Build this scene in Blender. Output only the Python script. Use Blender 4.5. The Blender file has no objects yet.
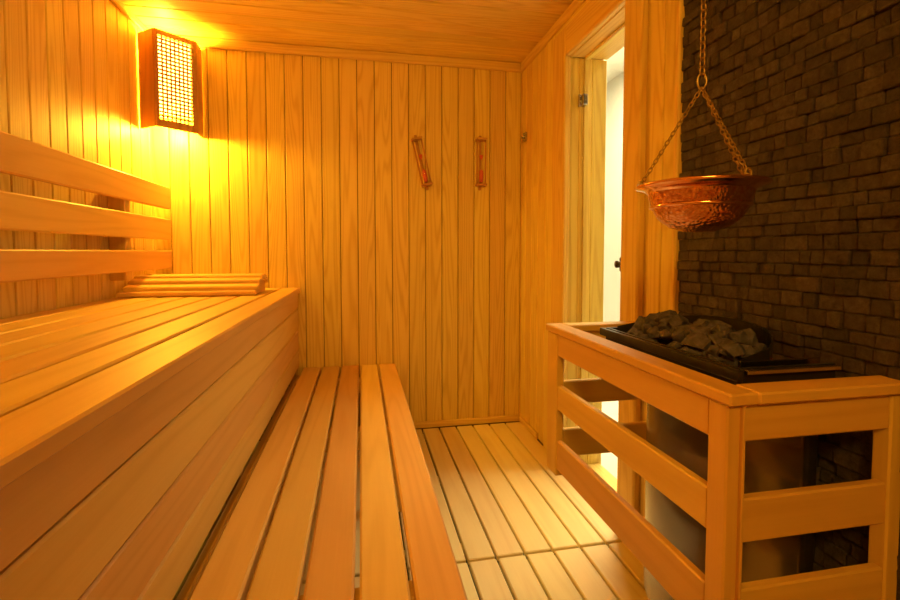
import bpy, math, random, bmesh
from mathutils import Vector, Matrix
random.seed(7)
H = 1.01            # camera height; z below is given relative to eye level
XL, XR, YB, YR = -1.03, 0.93, 2.60, -1.20
ZF, ZC = -1.01, 1.09
scene = bpy.context.scene
try:
    scene.view_settings.view_transform = 'Standard'
except Exception:
    pass

# ---------------------------------------------------------------- materials
def newmat(name):
    m = bpy.data.materials.new(name); m.use_nodes = True
    nt = m.node_tree
    return m, nt, nt.nodes, nt.links, nt.nodes['Principled BSDF']

def math_node(N, L, op, a, b=None, clamp=False):
    n = N.new('ShaderNodeMath'); n.operation = op; n.use_clamp = clamp
    for i, v in enumerate((a, b)):
        if v is None: continue
        if isinstance(v, (int, float)): n.inputs[i].default_value = v
        else: L.new(v, n.inputs[i])
    return n.outputs[0]

def wood(name, light, dark, axis, rings=70.0, perp=13.0, along=0.9, contrast=1.0, rough=0.5, vary=0.22, bump=0.15):
    m, nt, N, L, P = newmat(name)
    tc = N.new('ShaderNodeTexCoord'); geo = N.new('ShaderNodeNewGeometry')
    r = geo.outputs['Random Per Island']
    comb = N.new('ShaderNodeCombineXYZ')
    L.new(math_node(N, L, 'MULTIPLY', r, 37.0), comb.inputs[0])
    L.new(math_node(N, L, 'MULTIPLY', r, 91.0), comb.inputs[1])
    L.new(math_node(N, L, 'MULTIPLY', r, 53.0), comb.inputs[2])
    add = N.new('ShaderNodeVectorMath'); add.operation = 'ADD'
    L.new(tc.outputs['Object'], add.inputs[0]); L.new(comb.outputs[0], add.inputs[1])
    def mapped(p, a):
        mp = N.new('ShaderNodeMapping')
        s = [p, p, p]; s['XYZ'.index(axis)] = a
        mp.inputs['Scale'].default_value = s
        L.new(add.outputs[0], mp.inputs['Vector']); return mp.outputs[0]
    n1 = N.new('ShaderNodeTexNoise'); n1.inputs['Scale'].default_value = 1.0
    n1.inputs['Detail'].default_value = 1.0; n1.inputs['Roughness'].default_value = 0.3
    L.new(mapped(perp, along), n1.inputs['Vector'])
    s = math_node(N, L, 'SINE', math_node(N, L, 'MULTIPLY', n1.outputs['Fac'], rings))
    s = math_node(N, L, 'MULTIPLY', math_node(N, L, 'ADD', s, 1.0), 0.5)
    s = math_node(N, L, 'POWER', s, 2.5)
    n2 = N.new('ShaderNodeTexNoise'); n2.inputs['Scale'].default_value = 1.0
    n2.inputs['Detail'].default_value = 3.0
    L.new(mapped(220.0, 6.0), n2.inputs['Vector'])
    f = math_node(N, L, 'ADD', math_node(N, L, 'MULTIPLY', s, 0.55 * contrast),
                  math_node(N, L, 'MULTIPLY', n2.outputs['Fac'], 0.35), clamp=True)
    ramp = N.new('ShaderNodeValToRGB')
    ramp.color_ramp.elements[0].position = 0.12; ramp.color_ramp.elements[0].color = (*light, 1)
    ramp.color_ramp.elements[1].position = 0.95; ramp.color_ramp.elements[1].color = (*dark, 1)
    L.new(f, ramp.inputs[0])
    hsv = N.new('ShaderNodeHueSaturation')
    L.new(ramp.outputs[0], hsv.inputs['Color'])
    L.new(math_node(N, L, 'ADD', math_node(N, L, 'MULTIPLY', r, vary), 1.0 - vary * 0.6), hsv.inputs['Value'])
    r2 = math_node(N, L, 'FRACT', math_node(N, L, 'MULTIPLY', r, 17.3))
    L.new(math_node(N, L, 'ADD', math_node(N, L, 'MULTIPLY', r2, 0.016), 0.492), hsv.inputs['Hue'])
    L.new(hsv.outputs[0], P.inputs['Base Color'])
    P.inputs['Roughness'].default_value = rough
    bp = N.new('ShaderNodeBump'); bp.inputs['Strength'].default_value = bump
    bp.inputs['Distance'].default_value = 0.002
    L.new(f, bp.inputs['Height']); L.new(bp.outputs[0], P.inputs['Normal'])
    return m

PL, PD = (0.88, 0.64, 0.17), (0.66, 0.38, 0.07)
pine_z = wood('pine_vertical', PL, PD, 'Z', rings=95, along=0.6, contrast=0.75, vary=0.12)
pine_x = wood('pine_along_x', PL, PD, 'X', rings=95, along=0.6, contrast=0.65, vary=0.12)
pine_y = wood('pine_along_y', PL, PD, 'Y', rings=95, along=0.6, contrast=0.65, vary=0.12)
BL, BD = (0.82, 0.50, 0.14), (0.66, 0.35, 0.08)
ab_y = wood('bench_wood_y', BL, BD, 'Y', rings=30, contrast=0.5, vary=0.13, rough=0.46, bump=0.05)
ab_x = wood('bench_wood_x', BL, BD, 'X', rings=30, contrast=0.5, vary=0.12, rough=0.46, bump=0.05)
ab_z = wood('bench_wood_z', BL, BD, 'Z', rings=30, contrast=0.5, vary=0.10, rough=0.46, bump=0.05)
fl_y = wood('floor_slat_wood', (0.92, 0.75, 0.38), (0.76, 0.55, 0.23), 'Y', rings=30, contrast=0.5, vary=0.12, rough=0.5, bump=0.06)
lampwood = wood('lamp_wood', (0.62, 0.30, 0.08), (0.40, 0.17, 0.04), 'Z', rings=30, contrast=0.6)

def plain(name, col, rough=0.5, metal=0.0, noise=0.0, nscale=20, bump=0.0):
    m, nt, N, L, P = newmat(name)
    P.inputs['Roughness'].default_value = rough; P.inputs['Metallic'].default_value = metal
    P.inputs['Base Color'].default_value = (*col, 1)
    if noise or bump:
        tc = N.new('ShaderNodeTexCoord'); n = N.new('ShaderNodeTexNoise')
        n.inputs['Scale'].default_value = nscale; n.inputs['Detail'].default_value = 5
        L.new(tc.outputs['Object'], n.inputs['Vector'])
        ramp = N.new('ShaderNodeValToRGB')
        ramp.color_ramp.elements[0].position = 0.3; ramp.color_ramp.elements[1].position = 0.7
        ramp.color_ramp.elements[0].color = (*[c * (1 - noise) for c in col], 1)
        ramp.color_ramp.elements[1].color = (*[min(1, c * (1 + noise)) for c in col], 1)
        L.new(n.outputs['Fac'], ramp.inputs[0]); L.new(ramp.outputs[0], P.inputs['Base Color'])
        if bump:
            b = N.new('ShaderNodeBump'); b.inputs['Strength'].default_value = bump
            b.inputs['Distance'].default_value = 0.004
            L.new(n.outputs['Fac'], b.inputs['Height']); L.new(b.outputs[0], P.inputs['Normal'])
    return m

dark_gap = plain('groove_shadow_wood', (0.22, 0.10, 0.025), 0.8, noise=0.2)
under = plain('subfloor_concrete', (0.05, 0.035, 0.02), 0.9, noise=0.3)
steel_dark = plain('black_heater_steel', (0.05, 0.042, 0.042), 0.3, 0.6, noise=0.2, nscale=8)
steel_body = plain('grey_heater_steel', (0.30, 0.26, 0.26), 0.22, 0.9, noise=0.15, nscale=8)
steel = plain('brushed_steel', (0.45, 0.42, 0.40), 0.25, 1.0, noise=0.1, nscale=30)
brass = plain('aged_brass', (0.42, 0.28, 0.12), 0.3, 1.0, noise=0.2, nscale=80)
rock = plain('heater_rock', (0.072, 0.060, 0.105), 0.75, 0.0, noise=0.6, nscale=60, bump=0.8)
white = plain('corridor_plaster', (0.90, 0.89, 0.85), 0.7, noise=0.03, nscale=5)
tile = plain('corridor_floor_tile', (0.70, 0.68, 0.60), 0.4, noise=0.06, nscale=6)
redsand = plain('red_sand', (0.70, 0.11, 0.08), 0.7, noise=0.2, nscale=300)

def stone_mat():
    m, nt, N, L, P = newmat('split_face_slate')
    tc = N.new('ShaderNodeTexCoord'); geo = N.new('ShaderNodeNewGeometry')
    n = N.new('ShaderNodeTexNoise'); n.inputs['Scale'].default_value = 60; n.inputs['Detail'].default_value = 8
    n.inputs['Roughness'].default_value = 0.85
    L.new(tc.outputs['Object'], n.inputs['Vector'])
    ramp = N.new('ShaderNodeValToRGB')
    ramp.color_ramp.elements[0].position = 0.34; ramp.color_ramp.elements[1].position = 0.72
    ramp.color_ramp.elements[0].color = (0.026, 0.019, 0.026, 1)
    ramp.color_ramp.elements[1].color = (0.20, 0.142, 0.17, 1)
    L.new(n.outputs['Fac'], ramp.inputs[0])
    hsv = N.new('ShaderNodeHueSaturation'); L.new(ramp.outputs[0], hsv.inputs['Color'])
    L.new(math_node(N, L, 'ADD', math_node(N, L, 'MULTIPLY', geo.outputs['Random Per Island'], 0.6), 0.6), hsv.inputs['Value'])
    L.new(hsv.outputs[0], P.inputs['Base Color'])
    P.inputs['Roughness'].default_value = 0.5
    b = N.new('ShaderNodeBump'); b.inputs['Strength'].default_value = 1.0; b.inputs['Distance'].default_value = 0.012
    L.new(n.outputs['Fac'], b.inputs['Height']); L.new(b.outputs[0], P.inputs['Normal'])
    return m
slate = stone_mat()

def copper_mat():
    m, nt, N, L, P = newmat('embossed_copper')
    P.inputs['Metallic'].default_value = 1.0; P.inputs['Roughness'].default_value = 0.15
    tc = N.new('ShaderNodeTexCoord')
    v = N.new('ShaderNodeTexVoronoi'); v.inputs['Scale'].default_value = 140
    L.new(tc.outputs['Object'], v.inputs['Vector'])
    ramp = N.new('ShaderNodeValToRGB')
    ramp.color_ramp.elements[0].position = 0.1; ramp.color_ramp.elements[1].position = 0.9
    ramp.color_ramp.elements[0].color = (1.0, 0.58, 0.38, 1)
    ramp.color_ramp.elements[1].color = (0.70, 0.25, 0.13, 1)
    L.new(v.outputs['Distance'], ramp.inputs[0]); L.new(ramp.outputs[0], P.inputs['Base Color'])
    b = N.new('ShaderNodeBump'); b.inputs['Strength'].default_value = 0.8; b.inputs['Distance'].default_value = 0.002
    b.invert = True
    L.new(v.outputs['Distance'], b.inputs['Height']); L.new(b.outputs[0], P.inputs['Normal'])
    return m
copper = copper_mat()
copper_s = plain('polished_copper', (0.97, 0.52, 0.34), 0.14, 1.0, noise=0.05, nscale=60)

def glass_mat():
    m, nt, N, L, P = newmat('clear_glass')
    out = [n for n in N if n.type == 'OUTPUT_MATERIAL'][0]
    t = N.new('ShaderNodeBsdfTransparent'); t.inputs[0].default_value = (0.97, 0.985, 0.97, 1)
    g = N.new('ShaderNodeBsdfGlossy'); g.inputs['Roughness'].default_value = 0.02
    f = N.new('ShaderNodeLayerWeight'); f.inputs[0].default_value = 0.5
    k = math_node(N, L, 'POWER', f.outputs['Facing'], 4.0)
    k = math_node(N, L, 'ADD', math_node(N, L, 'MULTIPLY', k, 0.5), 0.03)
    mx = N.new('ShaderNodeMixShader')
    L.new(k, mx.inputs[0]); L.new(t.outputs[0], mx.inputs[1]); L.new(g.outputs[0], mx.inputs[2])
    L.new(mx.outputs[0], out.inputs[0]); return m
glass = glass_mat()

def emis(name, col, s):
    m, nt, N, L, P = newmat(name)
    P.inputs['Base Color'].default_value = (*col, 1)
    P.inputs['Emission Color'].default_value = (*col, 1); P.inputs['Emission Strength'].default_value = s
    return m
lampglow = emis('lamp_diffuser', (1.0, 0.64, 0.12), 9.0)

# ---------------------------------------------------------------- mesh builder
CORN = [(sx, sy, sz) for sx in (-1, 1) for sy in (-1, 1) for sz in (-1, 1)]
class MB:
    def __init__(s): s.v = []; s.f = []; s.m = []; s.sm = []
    def add(s, verts, faces, mat=0, smooth=False):
        o = len(s.v); s.v += [tuple(v) for v in verts]
        for f in faces:
            s.f.append(tuple(i + o for i in f)); s.m.append(mat); s.sm.append(smooth)
    def cbox(s, c, size, R=None, b=0.002, mat=0):
        h = [d / 2 for d in size]; b = min(b, min(h) * 0.45)
        idx = {}; vs = []
        for cn in CORN:
            for k in range(3):
                idx[(cn, k)] = len(vs)
                vs.append(Vector([cn[a] * (h[a] if a == k else h[a] - b) for a in range(3)]))
        fs = []
        def cn3(d): return tuple(d[i] for i in range(3))
        for k in range(3):
            a1, a2 = [a for a in range(3) if a != k]
            for sg in (-1, 1):
                q = []
                for p, r in ((-1, -1), (1, -1), (1, 1), (-1, 1)):
                    q.append(idx[(cn3({k: sg, a1: p, a2: r}), k)])
                fs.append(q)
        for k3 in range(3):
            k1, k2 = [a for a in range(3) if a != k3]
            for s1 in (-1, 1):
                for s2 in (-1, 1):
                    A = cn3({k1: s1, k2: s2, k3: -1}); B = cn3({k1: s1, k2: s2, k3: 1})
                    fs.append([idx[(A, k1)], idx[(B, k1)], idx[(B, k2)], idx[(A, k2)]])
        for cn in CORN: fs.append([idx[(cn, 0)], idx[(cn, 1)], idx[(cn, 2)]])
        out = []
        for f in fs:
            p = [vs[i] for i in f]; n = (p[1] - p[0]).cross(p[2] - p[0])
            ctr = sum(p, Vector()) / len(p)
            out.append(f if n.dot(ctr) > 0 else f[::-1])
        c = Vector(c)
        vs = [(R @ v if R else v) + c for v in vs]
        s.add(vs, out, mat)
    def box(s, x0, x1, y0, y1, z0, z1, b=0.002, mat=0):
        s.cbox(((x0 + x1) / 2, (y0 + y1) / 2, (z0 + z1) / 2), (x1 - x0, y1 - y0, z1 - z0), None, b, mat)
    def lathe(s, prof, c, n=32, mat=0, R=None, smooth=True):
        vs = []; fs = []
        for (r, z) in prof:
            for i in range(n):
                a = 2 * math.pi * i / n; v = Vector((r * math.cos(a), r * math.sin(a), z))
                vs.append((R @ v if R else v) + Vector(c))
        for j in range(len(prof) - 1):
            for i in range(n):
                i2 = (i + 1) % n
                fs.append((j * n + i, j * n + i2, (j + 1) * n + i2, (j + 1) * n + i))
        s.add(vs, fs, mat, smooth)
    def tube(s, pts, r, n=8, mat=0, closed=False):
        pts = [Vector(p) for p in pts]; vs = []; fs = []; m = len(pts)
        for i, p in enumerate(pts):
            if closed: d = pts[(i + 1) % m] - pts[i - 1]
            else: d = pts[min(i + 1, m - 1)] - pts[max(i - 1, 0)]
            d.normalize()
            up = Vector((0, 0, 1)) if abs(d.z) < 0.9 else Vector((1, 0, 0))
            if closed:
                ctr = sum(pts, Vector()) / m
                up = (p - ctr).normalized()
            a = d.cross(up).normalized(); b2 = d.cross(a).normalized()
            for k in range(n):
                t = 2 * math.pi * k / n
                vs.append(p + a * (r * math.cos(t)) + b2 * (r * math.sin(t)))
        seg = m if closed else m - 1
        for i in range(seg):
            j = (i + 1) % m
            for k in range(n):
                k2 = (k + 1) % n
                fs.append((i * n + k, i * n + k2, j * n + k2, j * n + k))
        if not closed:
            fs.append(tuple(range(n))[::-1]); fs.append(tuple((m - 1) * n + k for k in range(n)))
        s.add(vs, fs, mat, True)
    def prism(s, outline, z0, z1, mat=0, smooth=False, cap=True):
        n = len(outline)
        vs = [(x, y, z0) for x, y in outline] + [(x, y, z1) for x, y in outline]
        fs = [(i, (i + 1) % n, n + (i + 1) % n, n + i) for i in range(n)]
        s.add(vs, fs, mat, smooth)
        if cap: s.add(vs, [tuple(range(n))[::-1], tuple(range(n, 2 * n))], mat)
    def build(s, name, mats, parent=None):
        me = bpy.data.meshes.new(name)
        me.from_pydata([(x, y, z + H) for x, y, z in s.v], [], s.f)
        for m in mats: me.materials.append(m)
        me.polygons.foreach_set('material_index', s.m)
        me.polygons.foreach_set('use_smooth', s.sm); me.update()
        ob = bpy.data.objects.new(name, me); scene.collection.objects.link(ob)
        if parent: ob.parent = parent
        return ob

def empty(name):
    e = bpy.data.objects.new(name, None); scene.collection.objects.link(e); e.empty_display_size = 0.1
    return e

# ---------------------------------------------------------------- room shell
PW = 0.094; GAP = 0.0035; PT = 0.014
w = MB(); w.box(XL - 0.1, XR + 0.1, YB + PT - 0.004, YB + 0.1, ZF - 0.05, ZC + 0.05, mat=1)
x = XL - 0.02
while x < XR + 0.02:
    w.box(x + GAP / 2, x + PW - GAP / 2, YB, YB + PT, ZF, ZC, b=0.0035); x += PW
w.build('wall_back', [pine_z, dark_gap])
w = MB(); w.box(XL - 0.1, XL - PT + 0.004, YR, YB + 0.1, ZF - 0.05, ZC + 0.05, mat=1)
y = YR
while y < YB:
    w.box(XL - PT, XL, y + GAP / 2, min(y + PW, YB) - GAP / 2, ZF, ZC, b=0.0035); y += PW
w.build('wall_left', [pine_z, dark_gap])
w = MB(); w.box(XL - 0.1, XR + 0.2, YR - 0.1, YR - PT + 0.004, ZF - 0.05, ZC + 0.05, mat=1)
x = XL
while x < XR:
    w.box(x + GAP / 2, min(x + PW, XR) - GAP / 2, YR - PT, YR, ZF, ZC, b=0.0035); x += PW
w.build('wall_rear', [pine_z, dark_gap])
D0, D1, DZ, WT = 1.49, 1.97, 0.875, 0.17
SY = 1.215
w = MB()
for (a, b_, z0, z1) in ((YR - 0.1, D0 - 0.012, ZF - 0.05, ZC + 0.05), (D1 + 0.012, YB + 0.1, ZF - 0.05, ZC + 0.05), (D0 - 0.012, D1 + 0.012, DZ + 0.012, ZC + 0.05)):
    w.box(XR + PT - 0.004, XR + WT, a, b_, z0, z1, mat=1)
y = SY
while y < YB:
    y1 = min(y + PW, YB)
    a, b_ = y + GAP / 2, y1 - GAP / 2
    if b_ <= D0 or a >= D1: w.box(XR, XR + PT, a, b_, ZF, ZC, b=0.0035)
    else:
        if a < D0: w.box(XR, XR + PT, a, D0, ZF, DZ, b=0.001)
        if b_ > D1: w.box(XR, XR + PT, D1, b_, ZF, DZ, b=0.001)
        w.box(XR, XR + PT, a, b_, DZ + 0.001, ZC, b=0.0035)
    y = y1
w.build('wall_right', [pine_z, dark_gap])
w = MB(); w.box(XR + 0.002, XR + PT, YR, SY - 0.002, ZF, ZC, mat=0)
z = ZF
while z < ZC - 0.006:
    hgt = random.choice((0.026, 0.029, 0.033)); z1 = min(z + hgt, ZC)
    y = YR - random.random() * 0.05
    while y < SY:
        L_ = random.uniform(0.026, 0.055); y1 = min(y + L_, SY)
        if SY - y1 < 0.02: y1 = SY
        if y1 - y > 0.008 and y1 > YR:
            pr = random.uniform(0.001, 0.011)
            tilt = Matrix.Rotation(random.uniform(-0.08, 0.08), 3, 'Z') @ Matrix.Rotation(random.uniform(-0.10, 0.10), 3, 'Y') @ Matrix.Rotation(random.uniform(-0.03, 0.03), 3, 'X')
            w.cbox((XR + 0.004 - pr / 2, (y + y1) / 2, (z + z1) / 2), (pr + 0.012, y1 - y - 0.0008, z1 - z - 0.0008), tilt, b=0.0025)
        y = y1
    z = z1
w.build('wall_right_stone', [slate])
w = MB(); w.box(XL - 0.1, XR + 0.2, YR - 0.1, YB + 0.1, ZC + PT - 0.004, ZC + 0.1, mat=1)
y = YB
while y > YR:
    w.box(XL - 0.02, XR + 0.02, y - PW + GAP / 2, y - GAP / 2, ZC, ZC + PT, b=0.0035); y -= PW
w.build('ceiling', [pine_x, dark_gap])
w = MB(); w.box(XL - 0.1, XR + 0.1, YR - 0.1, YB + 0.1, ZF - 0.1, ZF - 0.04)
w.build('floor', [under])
w = MB()
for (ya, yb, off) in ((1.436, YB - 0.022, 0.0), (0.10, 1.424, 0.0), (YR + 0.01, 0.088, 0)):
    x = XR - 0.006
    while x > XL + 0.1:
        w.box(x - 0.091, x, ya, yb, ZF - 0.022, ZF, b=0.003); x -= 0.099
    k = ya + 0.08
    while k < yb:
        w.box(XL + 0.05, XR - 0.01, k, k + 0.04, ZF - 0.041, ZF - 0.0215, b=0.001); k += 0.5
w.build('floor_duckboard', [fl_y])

t = MB(); t.box(XL, XR, YB - 0.016, YB + 0.001, ZF, ZF + 0.035, b=0.004); t.build('baseboard_back', [pine_x])
t = MB(); t.box(XR - 0.014, XR + 0.001, 2.31, YB - 0.017, ZF, ZF + 0.035, b=0.004); t.build('baseboard_right', [pine_y])
t = MB(); t.box(XL, XR, YB - 0.022, YB + 0.001, ZC - 0.05, ZC - 0.001, b=0.006); t.build('trim_1', [pine_x])
t = MB(); t.box(XR - 0.02, XR + 0.001, SY + 0.003, YB - 0.023, ZC - 0.05, ZC - 0.001, b=0.006); t.build('trim_2', [pine_y])
t = MB(); t.box(XL - 0.001, XL + 0.02, YR, YB - 0.023, ZC - 0.035, ZC - 0.001, b=0.006); t.build('trim_3', [pine_y])
t = MB(); t.box(XR - 0.018, XR + 0.002, SY, SY + 0.02, ZF, ZC - 0.051, b=0.004); t.build('trim_4', [pine_z])

# ---------------------------------------------------------------- door
door = empty('door_1')
f = MB()
CF = XR - 0.028
f.box(CF, XR + 0.001, D1 - 0.004, D1 + 0.13, ZF, DZ + 0.13, b=0.006)
f.box(XR - 0.014, XR + 0.001, D1 + 0.131, D1 + 0.24, ZF, DZ + 0.162, b=0.004)
f.box(CF, XR + 0.001, D0 - 0.10, D0 + 0.004, ZF, DZ + 0.13, b=0.006)
f.build('casing_sides', [pine_z], door)
f = MB()
f.box(CF, XR + 0.001, D0 + 0.0045, D1 - 0.0045, DZ, DZ + 0.13, b=0.006)
f.box(XR - 0.014, XR + 0.001, D0 - 0.10, D1 + 0.13, DZ + 0.131, DZ + 0.162, b=0.003)
f.build('casing_head', [pine_y], door)
f = MB()
for (ya, yb) in ((D0 - 0.012, D0), (D1, D1 + 0.012)):
    f.box(XR + 0.002, XR + 0.044, ya, yb, ZF, DZ, b=0.002)
    f.box(XR + 0.0445, XR + 0.108, ya, yb, ZF, DZ, b=0.003)
    f.box(XR + 0.1085, XR + WT + 0.01, ya, yb, ZF, DZ, b=0.003)
f.box(XR + 0.064, XR + 0.085, D1 - 0.014, D1, ZF, DZ, b=0.002)
f.box(XR + 0.064, XR + 0.085, D0, D0 + 0.014, ZF, DZ, b=0.002)
f.build('jamb_lining', [pine_z], door)
f = MB(); f.box(XR + 0.002, XR + WT + 0.01, D0, D1, DZ, DZ + 0.012, b=0.002); f.box(XR + 0.064, XR + 0.085, D0 + .015, D1 - .015, DZ - 0.015, DZ, b=0.002)
f.build('head_lining', [pine_y], door)
f = MB(); f.box(XR + 0.002, XR + WT, D0, D1, ZF - 0.02, ZF + 0.012, b=0.003); f.build('threshold', [pine_y], door)
f = MB(); f.box(XR + 0.052, XR + 0.060, D0 + 0.006, D1 - 0.006, ZF + 0.02, DZ - 0.018, b=0.001); f.build('glass_leaf', [glass], door)
f = MB()
for z in (0.68, -0.72):
    f.box(XR + 0.044, XR + 0.068, D1 - 0.04, D1 - 0.001, z - 0.024, z + 0.024, b=0.003)
    f.tube([(XR + 0.040, D1 - 0.012, z - 0.026), (XR + 0.040, D1 - 0.012, z + 0.026)], 0.006)
f.build('hinges', [steel], door)
f = MB()
f.box(XR + 0.044, XR + 0.068, D0 + 0.10, D0 + 0.13, -0.075, -0.02, b=0.004)
f.lathe([(0.0, 0), (0.012, 0), (0.014, 0.02), (0.0, 0.022)], (XR + 0.044, D0 + 0.115, -0.047), 16, 0, Matrix.Rotation(-math.pi / 2, 3, 'Y'))
f.build('door_knob', [steel_dark], door)

w = MB(); w.box(2.3, 2.4, 0.2, 4.6, ZF - 0.05, 1.6); w.build('wall_corridor', [white])
w = MB(); w.box(XR + WT + 0.012, 2.3, 4.5, 4.6, ZF - 0.05, 1.6); w.build('wall_corridor_end', [white])
w = MB(); w.box(XR + WT + 0.012, 2.3, 0.2, 4.6, ZF - 0.1, ZF - 0.02); w.build('floor_corridor', [tile])
w = MB(); w.box(XR + WT + 0.012, 2.4, 0.2, 4.6, 1.6, 1.65); w.build('ceiling_corridor', [white])

# ---------------------------------------------------------------- benches
UX, UZ = -0.325, -0.192
ub = empty('upper_bench')
s = MB()
xs = UX
while xs > XL + 0.03:
    x0 = max(xs - 0.092, XL + 0.006)
    s.box(x0, xs, YR + 0.003, YB - 0.004, UZ - 0.028, UZ, b=0.004); xs -= 0.103
s.build('seat_slats', [ab_y], ub)
s = MB(); z = UZ - 0.0285
for hgt in (0.088, 0.115, 0.108, 0.098):
    s.box(UX - 0.035, UX - 0.012, YR + 0.003, YB - 0.004, z - hgt + 0.003, z, b=0.004); z -= hgt
s.box(UX - 0.035, UX - 0.012, YR + 0.003, YB - 0.004, ZF + 0.002, z - 0.04, b=0.004)
s.build('front_fascia', [ab_y], ub)
s = MB()
for y in (-1.0, -0.2, 0.6, 1.4, 2.2):
    s.box(XL + 0.004, UX - 0.036, y, y + 0.045, UZ - 0.10, UZ - 0.029, b=0.003)
    s.box(XL + 0.004, XL + 0.05, y + 0.05, y + 0.095, ZF + 0.001, UZ - 0.03, b=0.003)
    s.box(UX - 0.08, UX - 0.037, y + 0.05, y + 0.095, ZF + 0.001, UZ - 0.03, b=0.003)
s.build('frame', [ab_x], ub)

LZ = -0.629
lb = empty('lower_bench'); s = MB(); xs = 0.186
for i in range(5):
    s.box(xs - 0.092, xs, YR + 0.004, YB - 0.006, LZ - 0.03, LZ, b=0.005); xs -= 0.102
s.build('seat_slats', [ab_y], lb)
s = MB()
for y in (-0.9, 0.0, 0.85, 1.7, 2.4):
    s.box(UX - 0.01, 0.17, y, y + 0.05, LZ - 0.10, LZ - 0.0305, b=0.003)
    s.box(0.10, 0.15, y + 0.051, y + 0.10, ZF + 0.001, LZ - 0.031, b=0.003)
    s.box(UX + 0.0, UX + 0.05, y + 0.051, y + 0.10, ZF + 0.001, LZ - 0.031, b=0.003)
s.build('frame', [ab_x], lb)

br = empty('backrest'); s = MB()
for (a, b_) in ((0.215, 0.325), (0.060, 0.165), (-0.083, 0.008)):
    s.box(XL + 0.065, XL + 0.088, YR + 0.004, 2.565, a, b_, b=0.005)
s.build('rails', [ab_y], br)
s = MB()
for y in (-0.6, 0.35, 1.3, 2.15):
    s.box(XL + 0.0005, XL + 0.0645, y, y + 0.05, -0.12, 0.30, b=0.003)
s.build('wall_battens', [ab_z], br)

# headrest of curved slats on the upper bench
hr = empty('wooden_headrest'); s = MB()
prof = [(2.165, 0.012, 0.0, 0.056), (2.212, 0.034, 0.2, 0.050), (2.262, 0.058, 0.25, 0.050), (2.318, 0.076, 0.1, 0.052), (2.374, 0.074, -0.2, 0.050), (2.424, 0.054, -0.5, 0.048)]
for (y, z, a, wd_) in prof:
    s.cbox((-0.730, y, UZ + z), (0.545, wd_, 0.021), Matrix.Rotation(a, 3, 'X'), b=0.008)
s.build('slats', [ab_x], hr)
s = MB()
for xc in (-0.485, -0.72, -0.975):
    pts = [(2.142, 0.0)] + [(y, max(z - 0.011, 0.001)) for y, z, a, q in prof] + [(2.44, 0.03), (2.445, 0.0)]
    n = len(pts)
    vs = [(xc - 0.011, y, UZ + z + 0.0005) for y, z in pts] + [(xc + 0.011, y, UZ + z + 0.0005) for y, z in pts]
    fs = [tuple(range(n)), tuple(range(n, 2 * n))[::-1]] + [(i, (i + 1) % n, n + (i + 1) % n, n + i) for i in range(n)]
    s.add(vs, fs)
s.build('end_supports', [ab_y], hr)

# ---------------------------------------------------------------- corner lamp
def corner_lamp(name, mx, my, cx, cy):
    e = empty(name)
    def T(p): return (cx + mx * (p[0] - XL), cy + my * (p[1] - YB))
    P0, P1, P2, P3 = [T(p) for p in ((-1.022, 2.455), (-0.93, 2.385), (-0.79, 2.505), (-0.796, 2.596))]
    z0, z1 = 0.585, 1.03
    def wallboard(mb, A, B, za, zb, th=0.010, off=0.0, b=0.002):
        A = Vector((*A, 0)); B = Vector((*B, 0)); d = (B - A); L_ = d.length
        ang = math.atan2(d.y, d.x); n = Vector((-d.y, d.x, 0)).normalized()
        c = (A + B) / 2 + n * off; c.z = (za + zb) / 2
        mb.cbox(c, (L_, th, zb - za), Matrix.Rotation(ang, 3, 'Z'), b)
    s = MB()
    wallboard(s, P0, P1, z0, z1); wallboard(s, P2, P3, z0, z1)
    def lerp(a, b_, t): return (a[0] + (b_[0] - a[0]) * t, a[1] + (b_[1] - a[1]) * t)
    wallboard(s, lerp(P1, P2, 0.0), lerp(P1, P2, 0.08), z0, z1, 0.016)
    wallboard(s, lerp(P1, P2, 0.88), lerp(P1, P2, 1.0), z0, z1, 0.016)
    wallboard(s, lerp(P1, P2, 0.08), lerp(P1, P2, 0.88), z1 - 0.022, z1, 0.014)
    wallboard(s, lerp(P1, P2, 0.08), lerp(P1, P2, 0.88), z0, z0 + 0.035, 0.014)
    s.build('shade_frame', [lampwood], e)
    s = MB(); n = 8
    for i in range(1, n):
        t = 0.08 + 0.80 * i / n
        wallboard(s, lerp(P1, P2, t - 0.018), lerp(P1, P2, t + 0.018), z0 + 0.035, z1 - 0.022, 0.003, b=0.0005)
    m = 22
    for j in range(1, m):
        z = z0 + 0.035 + (z1 - z0 - 0.057) * j / m
        wallboard(s, lerp(P1, P2, 0.08), lerp(P1, P2, 0.88), z - 0.0038, z + 0.0038, 0.005, b=0.0005)
    s.build('lattice', [lampwood], e)
    s = MB()
    inn = [lerp(p, (cx, cy), 0.13) for p in (P1, P2)]
    wallboard(s, inn[0], inn[1], z0 + 0.07, z1 - 0.02, 0.003, b=0.0005)
    s.build('diffuser', [lampglow], e)
    return e
def point(name, loc, energy, col, r=0.03, parent=None):
    l = bpy.data.lights.new(name, 'POINT'); l.energy = energy; l.color = col; l.shadow_soft_size = r
    o = bpy.data.objects.new(name, l); o.location = (loc[0], loc[1], loc[2] + H); scene.collection.objects.link(o)
    if parent: o.parent = parent
    return o
WARM = (1.0, 0.59, 0.05)
cl = corner_lamp('corner_sconce', 1, 1, XL, YB)
point('bulb_light_low', (-0.925, 2.49, 0.600), 31, WARM, 0.025, cl)
point('bulb_light_high', (-0.925, 2.50, 0.98), 20, WARM, 0.03, cl)

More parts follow.
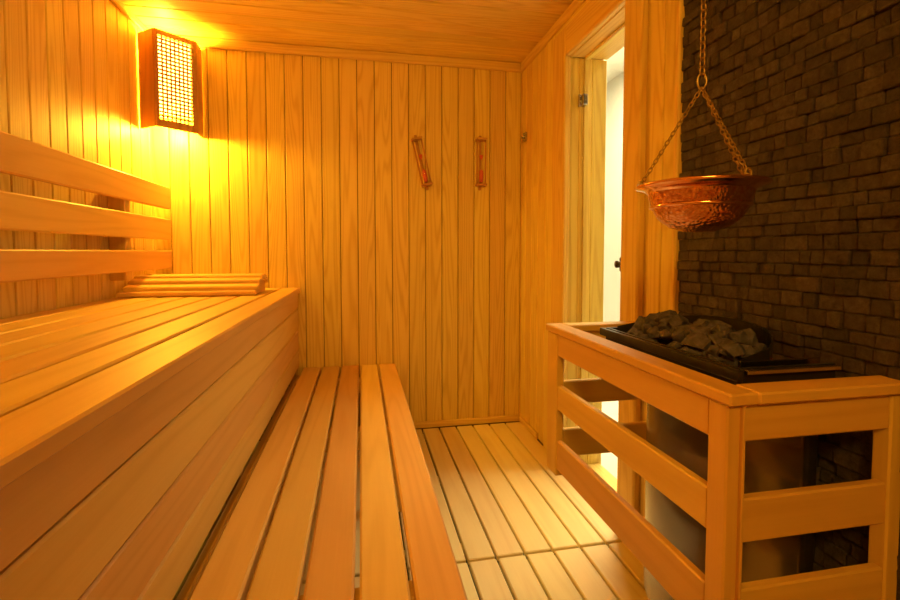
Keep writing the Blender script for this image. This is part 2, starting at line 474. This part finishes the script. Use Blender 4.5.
rl = empty('rear_fill_fixture')  # unseen fill fixture, added behind the camera to light the room
s = MB(); s.box(-0.50, 0.20, YR + 0.05, YR + 0.65, ZC - 0.03, ZC - 0.001, b=0.005); s.build('frame', [lampwood], rl)  # made-up housing for the fill light
def area(name, loc, rot, energy, col, sx, sy, parent=None):
    l = bpy.data.lights.new(name, 'AREA'); l.shape = 'RECTANGLE'; l.size = sx; l.size_y = sy; l.energy = energy; l.color = col
    o = bpy.data.objects.new(name, l); o.location = (loc[0], loc[1], loc[2] + H); o.rotation_euler = rot
    scene.collection.objects.link(o)
    if parent: o.parent = parent
    return o
area('rear_fill_light', (-0.15, YR + 0.35, ZC - 0.05), (math.radians(78), 0, 0), 36, (1.0, 0.54, 0.05), 0.65, 0.5, rl)  # added warm fill, aimed forward from behind the camera
area('corridor_light', (1.7, 2.6, 1.55), (0, 0, 0), 135, (1.0, 0.87, 0.50), 0.6, 1.6)

# ---------------------------------------------------------------- sand timers
def sand_timer(name, xc, zc, tilt):
    e = empty(name); yw = YB
    R = Matrix.Rotation(tilt, 3, 'Y')
    def P(x, y, z): return R @ Vector((x, 0, z)) + Vector((xc, y, zc))
    s = MB()
    s.cbox(P(0, yw - 0.006, 0), (0.016, 0.010, 0.31), R, 0.003)
    for zz in (0.128, -0.128): s.cbox(P(0, yw - 0.032, zz), (0.060, 0.050, 0.012), R, 0.003)
    s.build('holder', [lampwood], e)
    s = MB()
    for sx in (-0.025, 0.025):
        s.tube([P(sx, yw - 0.036, -0.124), P(sx, yw - 0.036, 0.124)], 0.004)
    s.build('rods', [lampwood], e)
    s = MB()
    pr = [(0.004, -0.118), (0.011, -0.112), (0.014, -0.07), (0.011, -0.03), (0.004, -0.004), (0.003, 0), (0.004, 0.004), (0.011, 0.03), (0.014, 0.07), (0.011, 0.112), (0.004, 0.118)]
    s.lathe(pr, P(0, yw - 0.036, 0), 20, 0, R); s.build('glass_bulbs', [glass], e)
    s = MB(); s.lathe([(0.0, -0.115), (0.010, -0.112), (0.0125, -0.080), (0.011, -0.052), (0.0, -0.040)], P(0, yw - 0.036, 0), 20, 0, R)
    s.lathe([(0.0, 0.010), (0.0085, 0.026), (0.0105, 0.038), (0.0, 0.042)], P(0, yw - 0.036, 0), 20, 0, R)
    s.build('sand', [redsand], e)
sand_timer('sand_timer', 0.335, 0.50, math.radians(-13))
sand_timer('sand_timer', 0.675, 0.51, 0)

e = MB(); e.box(XR - 0.014, XR, 2.51, 2.55, 0.63, 0.68, b=0.005); e.lathe([(0.010, 0), (0.010, 0.012), (0.0, 0.014)], (XR - 0.014, 2.53, 0.655), 16, 0, Matrix.Rotation(-math.pi / 2, 3, 'Y'))
e.build('temperature_sensor', [steel])

# ---------------------------------------------------------------- heater guard
GX, GY0, GY1, GT = 0.564, 0.614, 1.350, -0.223
g = empty('heater_guard_rail')
GW = XR - 0.006
s = MB()
s.box(GX, GX + 0.053, GY0, GY1, GT - 0.020, GT, b=0.003)
s.build('cap_long', [ab_y], g)
s = MB()
s.box(GX + 0.0535, GW, GY0, GY0 + 0.053, GT - 0.020, GT, b=0.003)
s.box(GX + 0.0535, XR - 0.001, GY1 - 0.053, GY1, GT - 0.020, GT, b=0.003)
s.build('cap_ends', [ab_x], g)
rails = ((-0.244, -0.310), (-0.398, -0.472), (-0.565, -0.655))
rails_e = ((-0.244, -0.306), (-0.400, -0.474), (-0.552, -0.640))
s = MB()
for (a, b_) in rails:
    s.box(GX + 0.008, GX + 0.026, GY0 + 0.053, GY1 - 0.075, b_, a, b=0.003)
s.build('rails_long', [ab_y], g)
s = MB()
for (a, b_) in rails_e:
    s.box(GX + 0.0365, GW - 0.0305, GY0 + 0.012, GY0 + 0.030, b_, a, b=0.003)
    s.box(GX + 0.0365, XR - 0.004, GY1 - 0.030, GY1 - 0.012, b_, a, b=0.003)
s.build('rails_ends', [ab_x], g)
s = MB()
s.box(GX + 0.004, GX + 0.030, GY0 + 0.010, GY0 + 0.052, -0.70, GT - 0.0205, b=0.003)
s.box(GX + 0.004, GX + 0.030, GY1 - 0.074, GY1 - 0.008, -0.675, GT - 0.0205, b=0.003)
s.box(GX + 0.0305, GX + 0.036, GY0 + 0.006, GY0 + 0.045, -0.70, GT - 0.0205, b=0.002)
s.box(GW - 0.030, GW, GY0 + 0.010, GY0 + 0.040, -0.70, GT - 0.0205, b=0.003)
s.build('posts', [ab_z], g)

# ---------------------------------------------------------------- heater
he = empty('sauna_heater')
HY0, HY1, HXF, HXB = 0.695, 1.150, 0.655, 0.862
TT = -0.206   # tray top
def houtline(inset, bulge, n=18):
    y0, y1 = HY0 + inset, HY1 - inset; xb = HXB
    pts = [(xb, y0)]
    for i in range(n + 1):
        t = i / n; y = y0 + (y1 - y0) * t
        e_ = 1 - abs(2 * t - 1) ** bulge
        pts.append((xb - 0.04 - (xb - 0.04 - HXF - inset) * e_ ** 0.55, y))
    pts.append((xb, y1)); return pts
s = MB()
s.prism(houtline(0.03, 2.2)[::-1], -0.86, TT - 0.0505, 0, True)
s.build('body', [steel_body], he)
s = MB()
for (x0, x1, y0, y1) in ((HXF, HXF + 0.008, HY0, HY1), (HXF + 0.008, HXB, HY0, HY0 + 0.008), (HXF + 0.008, HXB, HY1 - 0.008, HY1)):
    s.box(x0, x1, y0, y1, TT - 0.05, TT, b=0.001)
s.box(HXF - 0.012, HXF - 0.0005, HY0 - 0.010, HY1 + 0.010, TT - 0.021, TT - 0.002, b=0.001)
s.box(HXF + 0.008, HXB, HY0 + 0.0085, HY1 - 0.0085, TT - 0.05, TT - 0.04, b=0.001)
s.build('rock_tray', [steel_dark], he)
s = MB()
s.box(HXF + 0.008, HXB, HY0 - 0.010, HY0 - 0.001, TT - 0.010, TT - 0.002, b=0.001)
s.box(HXF + 0.03, HXB, HY0 + 0.03, HY0 + 0.034, TT - 0.010, TT + 0.004, b=0.001)
s.build('tray_edge', [steel], he)
s = MB(); n = 24; A = []
for i in range(n + 1):
    t = i / n; y = HY0 + 0.036 + (HY1 - HY0 - 0.045) * t
    e_ = math.sqrt(max(0, 1 - (2 * t - 1) ** 2))
    A.append((HXF + 0.03 + 0.172 * e_ ** 0.8, y, TT + 0.004 + 0.046 * e_))
vs = []; fs = []
for (x_, y_, z_) in A:
    vs += [(x_, y_, TT - 0.04), (x_, y_, z_), (x_ + 0.004, y_, z_), (x_ + 0.004, y_, TT - 0.04)]
for i in range(n):
    for k in range(4):
        k2 = (k + 1) % 4; fs.append((i * 4 + k, i * 4 + k2, (i + 1) * 4 + k2, (i + 1) * 4 + k))
s.add(vs, fs); s.build('rear_shield', [steel_dark], he)
s = MB(); s.box(HXB, XR + 0.001, HY0 + 0.08, HY0 + 0.12, -0.8, -0.3); s.box(HXB, XR + 0.001, HY1 - 0.12, HY1 - 0.08, -0.8, -0.3); s.build('wall_bracket', [steel_dark], he)
s = MB()
def rockmesh(c, r):
    bm = bmesh.new()
    for i in range(15):
        v = Vector((random.gauss(0, 1), random.gauss(0, 1), random.gauss(0, 1))).normalized()
        bm.verts.new(v * r * random.uniform(0.82, 1.12))
    bmesh.ops.convex_hull(bm, input=bm.verts)
    for v in [v for v in bm.verts if not v.link_faces]: bm.verts.remove(v)
    bmesh.ops.scale(bm, vec=(random.uniform(0.8, 1.2), random.uniform(0.8, 1.3), random.uniform(0.65, 0.95)), verts=bm.verts)
    bm.verts.index_update()
    s.add([v.co + Vector(c) for v in bm.verts], [[v.index for v in f.verts] for f in bm.faces])
    bm.free()
for layer, zc, cnt in ((0, TT - 0.015, 50), (1, TT + 0.012, 44), (2, TT + 0.032, 26)):
    for i in range(cnt):
        y = random.uniform(HY0 + 0.055 + 0.02 * layer, HY1 - 0.04 - 0.015 * layer)
        t = (y - HY0) / (HY1 - HY0); e_ = math.sqrt(max(0, 1 - (2 * t - 1) ** 2))
        x0 = HXF + 0.032 + 0.016 * layer; xm = max(x0 + 0.005, HXF + 0.012 + (0.160 - 0.012 * layer) * e_)
        rockmesh((random.uniform(x0, xm), y, zc + random.uniform(-0.006, 0.008)), random.uniform(0.019, 0.030))
s.build('heater_stones', [rock], he)

# ---------------------------------------------------------------- hanging copper bowl
cb = empty('hanging_copper_bowl')
BX, BY, BZ = 0.640, 0.786, 0.126
K = 0.885
s = MB()
outer = [(0.0, -0.088), (0.030, -0.087), (0.058, -0.079), (0.082, -0.062), (0.097, -0.038), (0.104, -0.012)]
s.lathe([(r * K, z) for r, z in outer], (BX, BY, BZ), 64); s.build('bowl_body', [copper], cb)
s = MB()
s.lathe([(r * K, z) for r, z in [(0.104, -0.012), (0.112, -0.006), (0.128, -0.002), (0.131, 0.001), (0.128, 0.004), (0.108, 0.002), (0.100, -0.010), (0.093, -0.038), (0.078, -0.060), (0.056, -0.074), (0.0, -0.083)]], (BX, BY, BZ), 64)
s.lathe([(r * K, z) for r, z in [(0.0985, -0.036), (0.1005, -0.038), (0.0985, -0.041), (0.094, -0.042)]], (BX, BY, BZ), 64)
s.build('bowl_rim', [copper_s], cb)
s = MB()
ring = Vector((BX, BY, 0.325))
def link(c, d, L_, r, roll):
    d = d.normalized(); up = Vector((0, 0, 1)) if abs(d.z) < 0.95 else Vector((0.3, 1, 0)).normalized()
    a = d.cross(up).normalized(); b2 = d.cross(a).normalized()
    side = a * math.cos(roll) + b2 * math.sin(roll)
    pts = []
    for k in range(12):
        t = 2 * math.pi * k / 12
        pts.append(c + d * (L_ * 0.5 * math.cos(t)) + side * (L_ * 0.28 * math.sin(t)))
    s.tube(pts, r, 6, closed=True)
def chain(A, B, L_=0.015, r=0.0012):
    d = B - A; n = max(1, round(d.length / (L_ * 0.78)))
    for i in range(n):
        link(A + d * ((i + 0.5) / n), d, L_, r, 0.4 + (i % 2) * math.pi / 2)
chain(ring + Vector((0, 0, 0.012)), Vector((BX, BY, ZC - 0.012)), 0.019, 0.0014)
link(ring, Vector((0, 0, 1)), 0.030, 0.0020, 0)
for a in (180, 40, -46):
    q = math.radians(a - 40); tgt = Vector((BX + 0.120 * K * math.cos(q), BY + 0.120 * K * math.sin(q), BZ + 0.008))
    chain(ring + Vector((0, 0, -0.012)), tgt, 0.013, 0.0011)
    link(tgt, Vector((0, 0, 1)), 0.018, 0.0018, 0)
s.lathe([(0.0, 0.0), (0.018, 0.0), (0.016, -0.008), (0.004, -0.012), (0.0, -0.012)], (BX, BY, ZC), 20)
s.build('chains', [brass], cb)

# ---------------------------------------------------------------- world + camera
wd = bpy.data.worlds.new('world'); scene.world = wd; wd.use_nodes = True
wd.node_tree.nodes['Background'].inputs[0].default_value = (1.0, 0.6, 0.2, 1)
wd.node_tree.nodes['Background'].inputs[1].default_value = 0.05
cam = bpy.data.cameras.new('camera'); co = bpy.data.objects.new('camera', cam); scene.collection.objects.link(co)
cam.sensor_width = 36; cam.lens = 18.44; cam.shift_y = -0.031; cam.clip_start = 0.02
co.location = (0, 0, H); co.rotation_euler = (math.radians(87.5), 0, math.radians(-10.9))
scene.camera = co
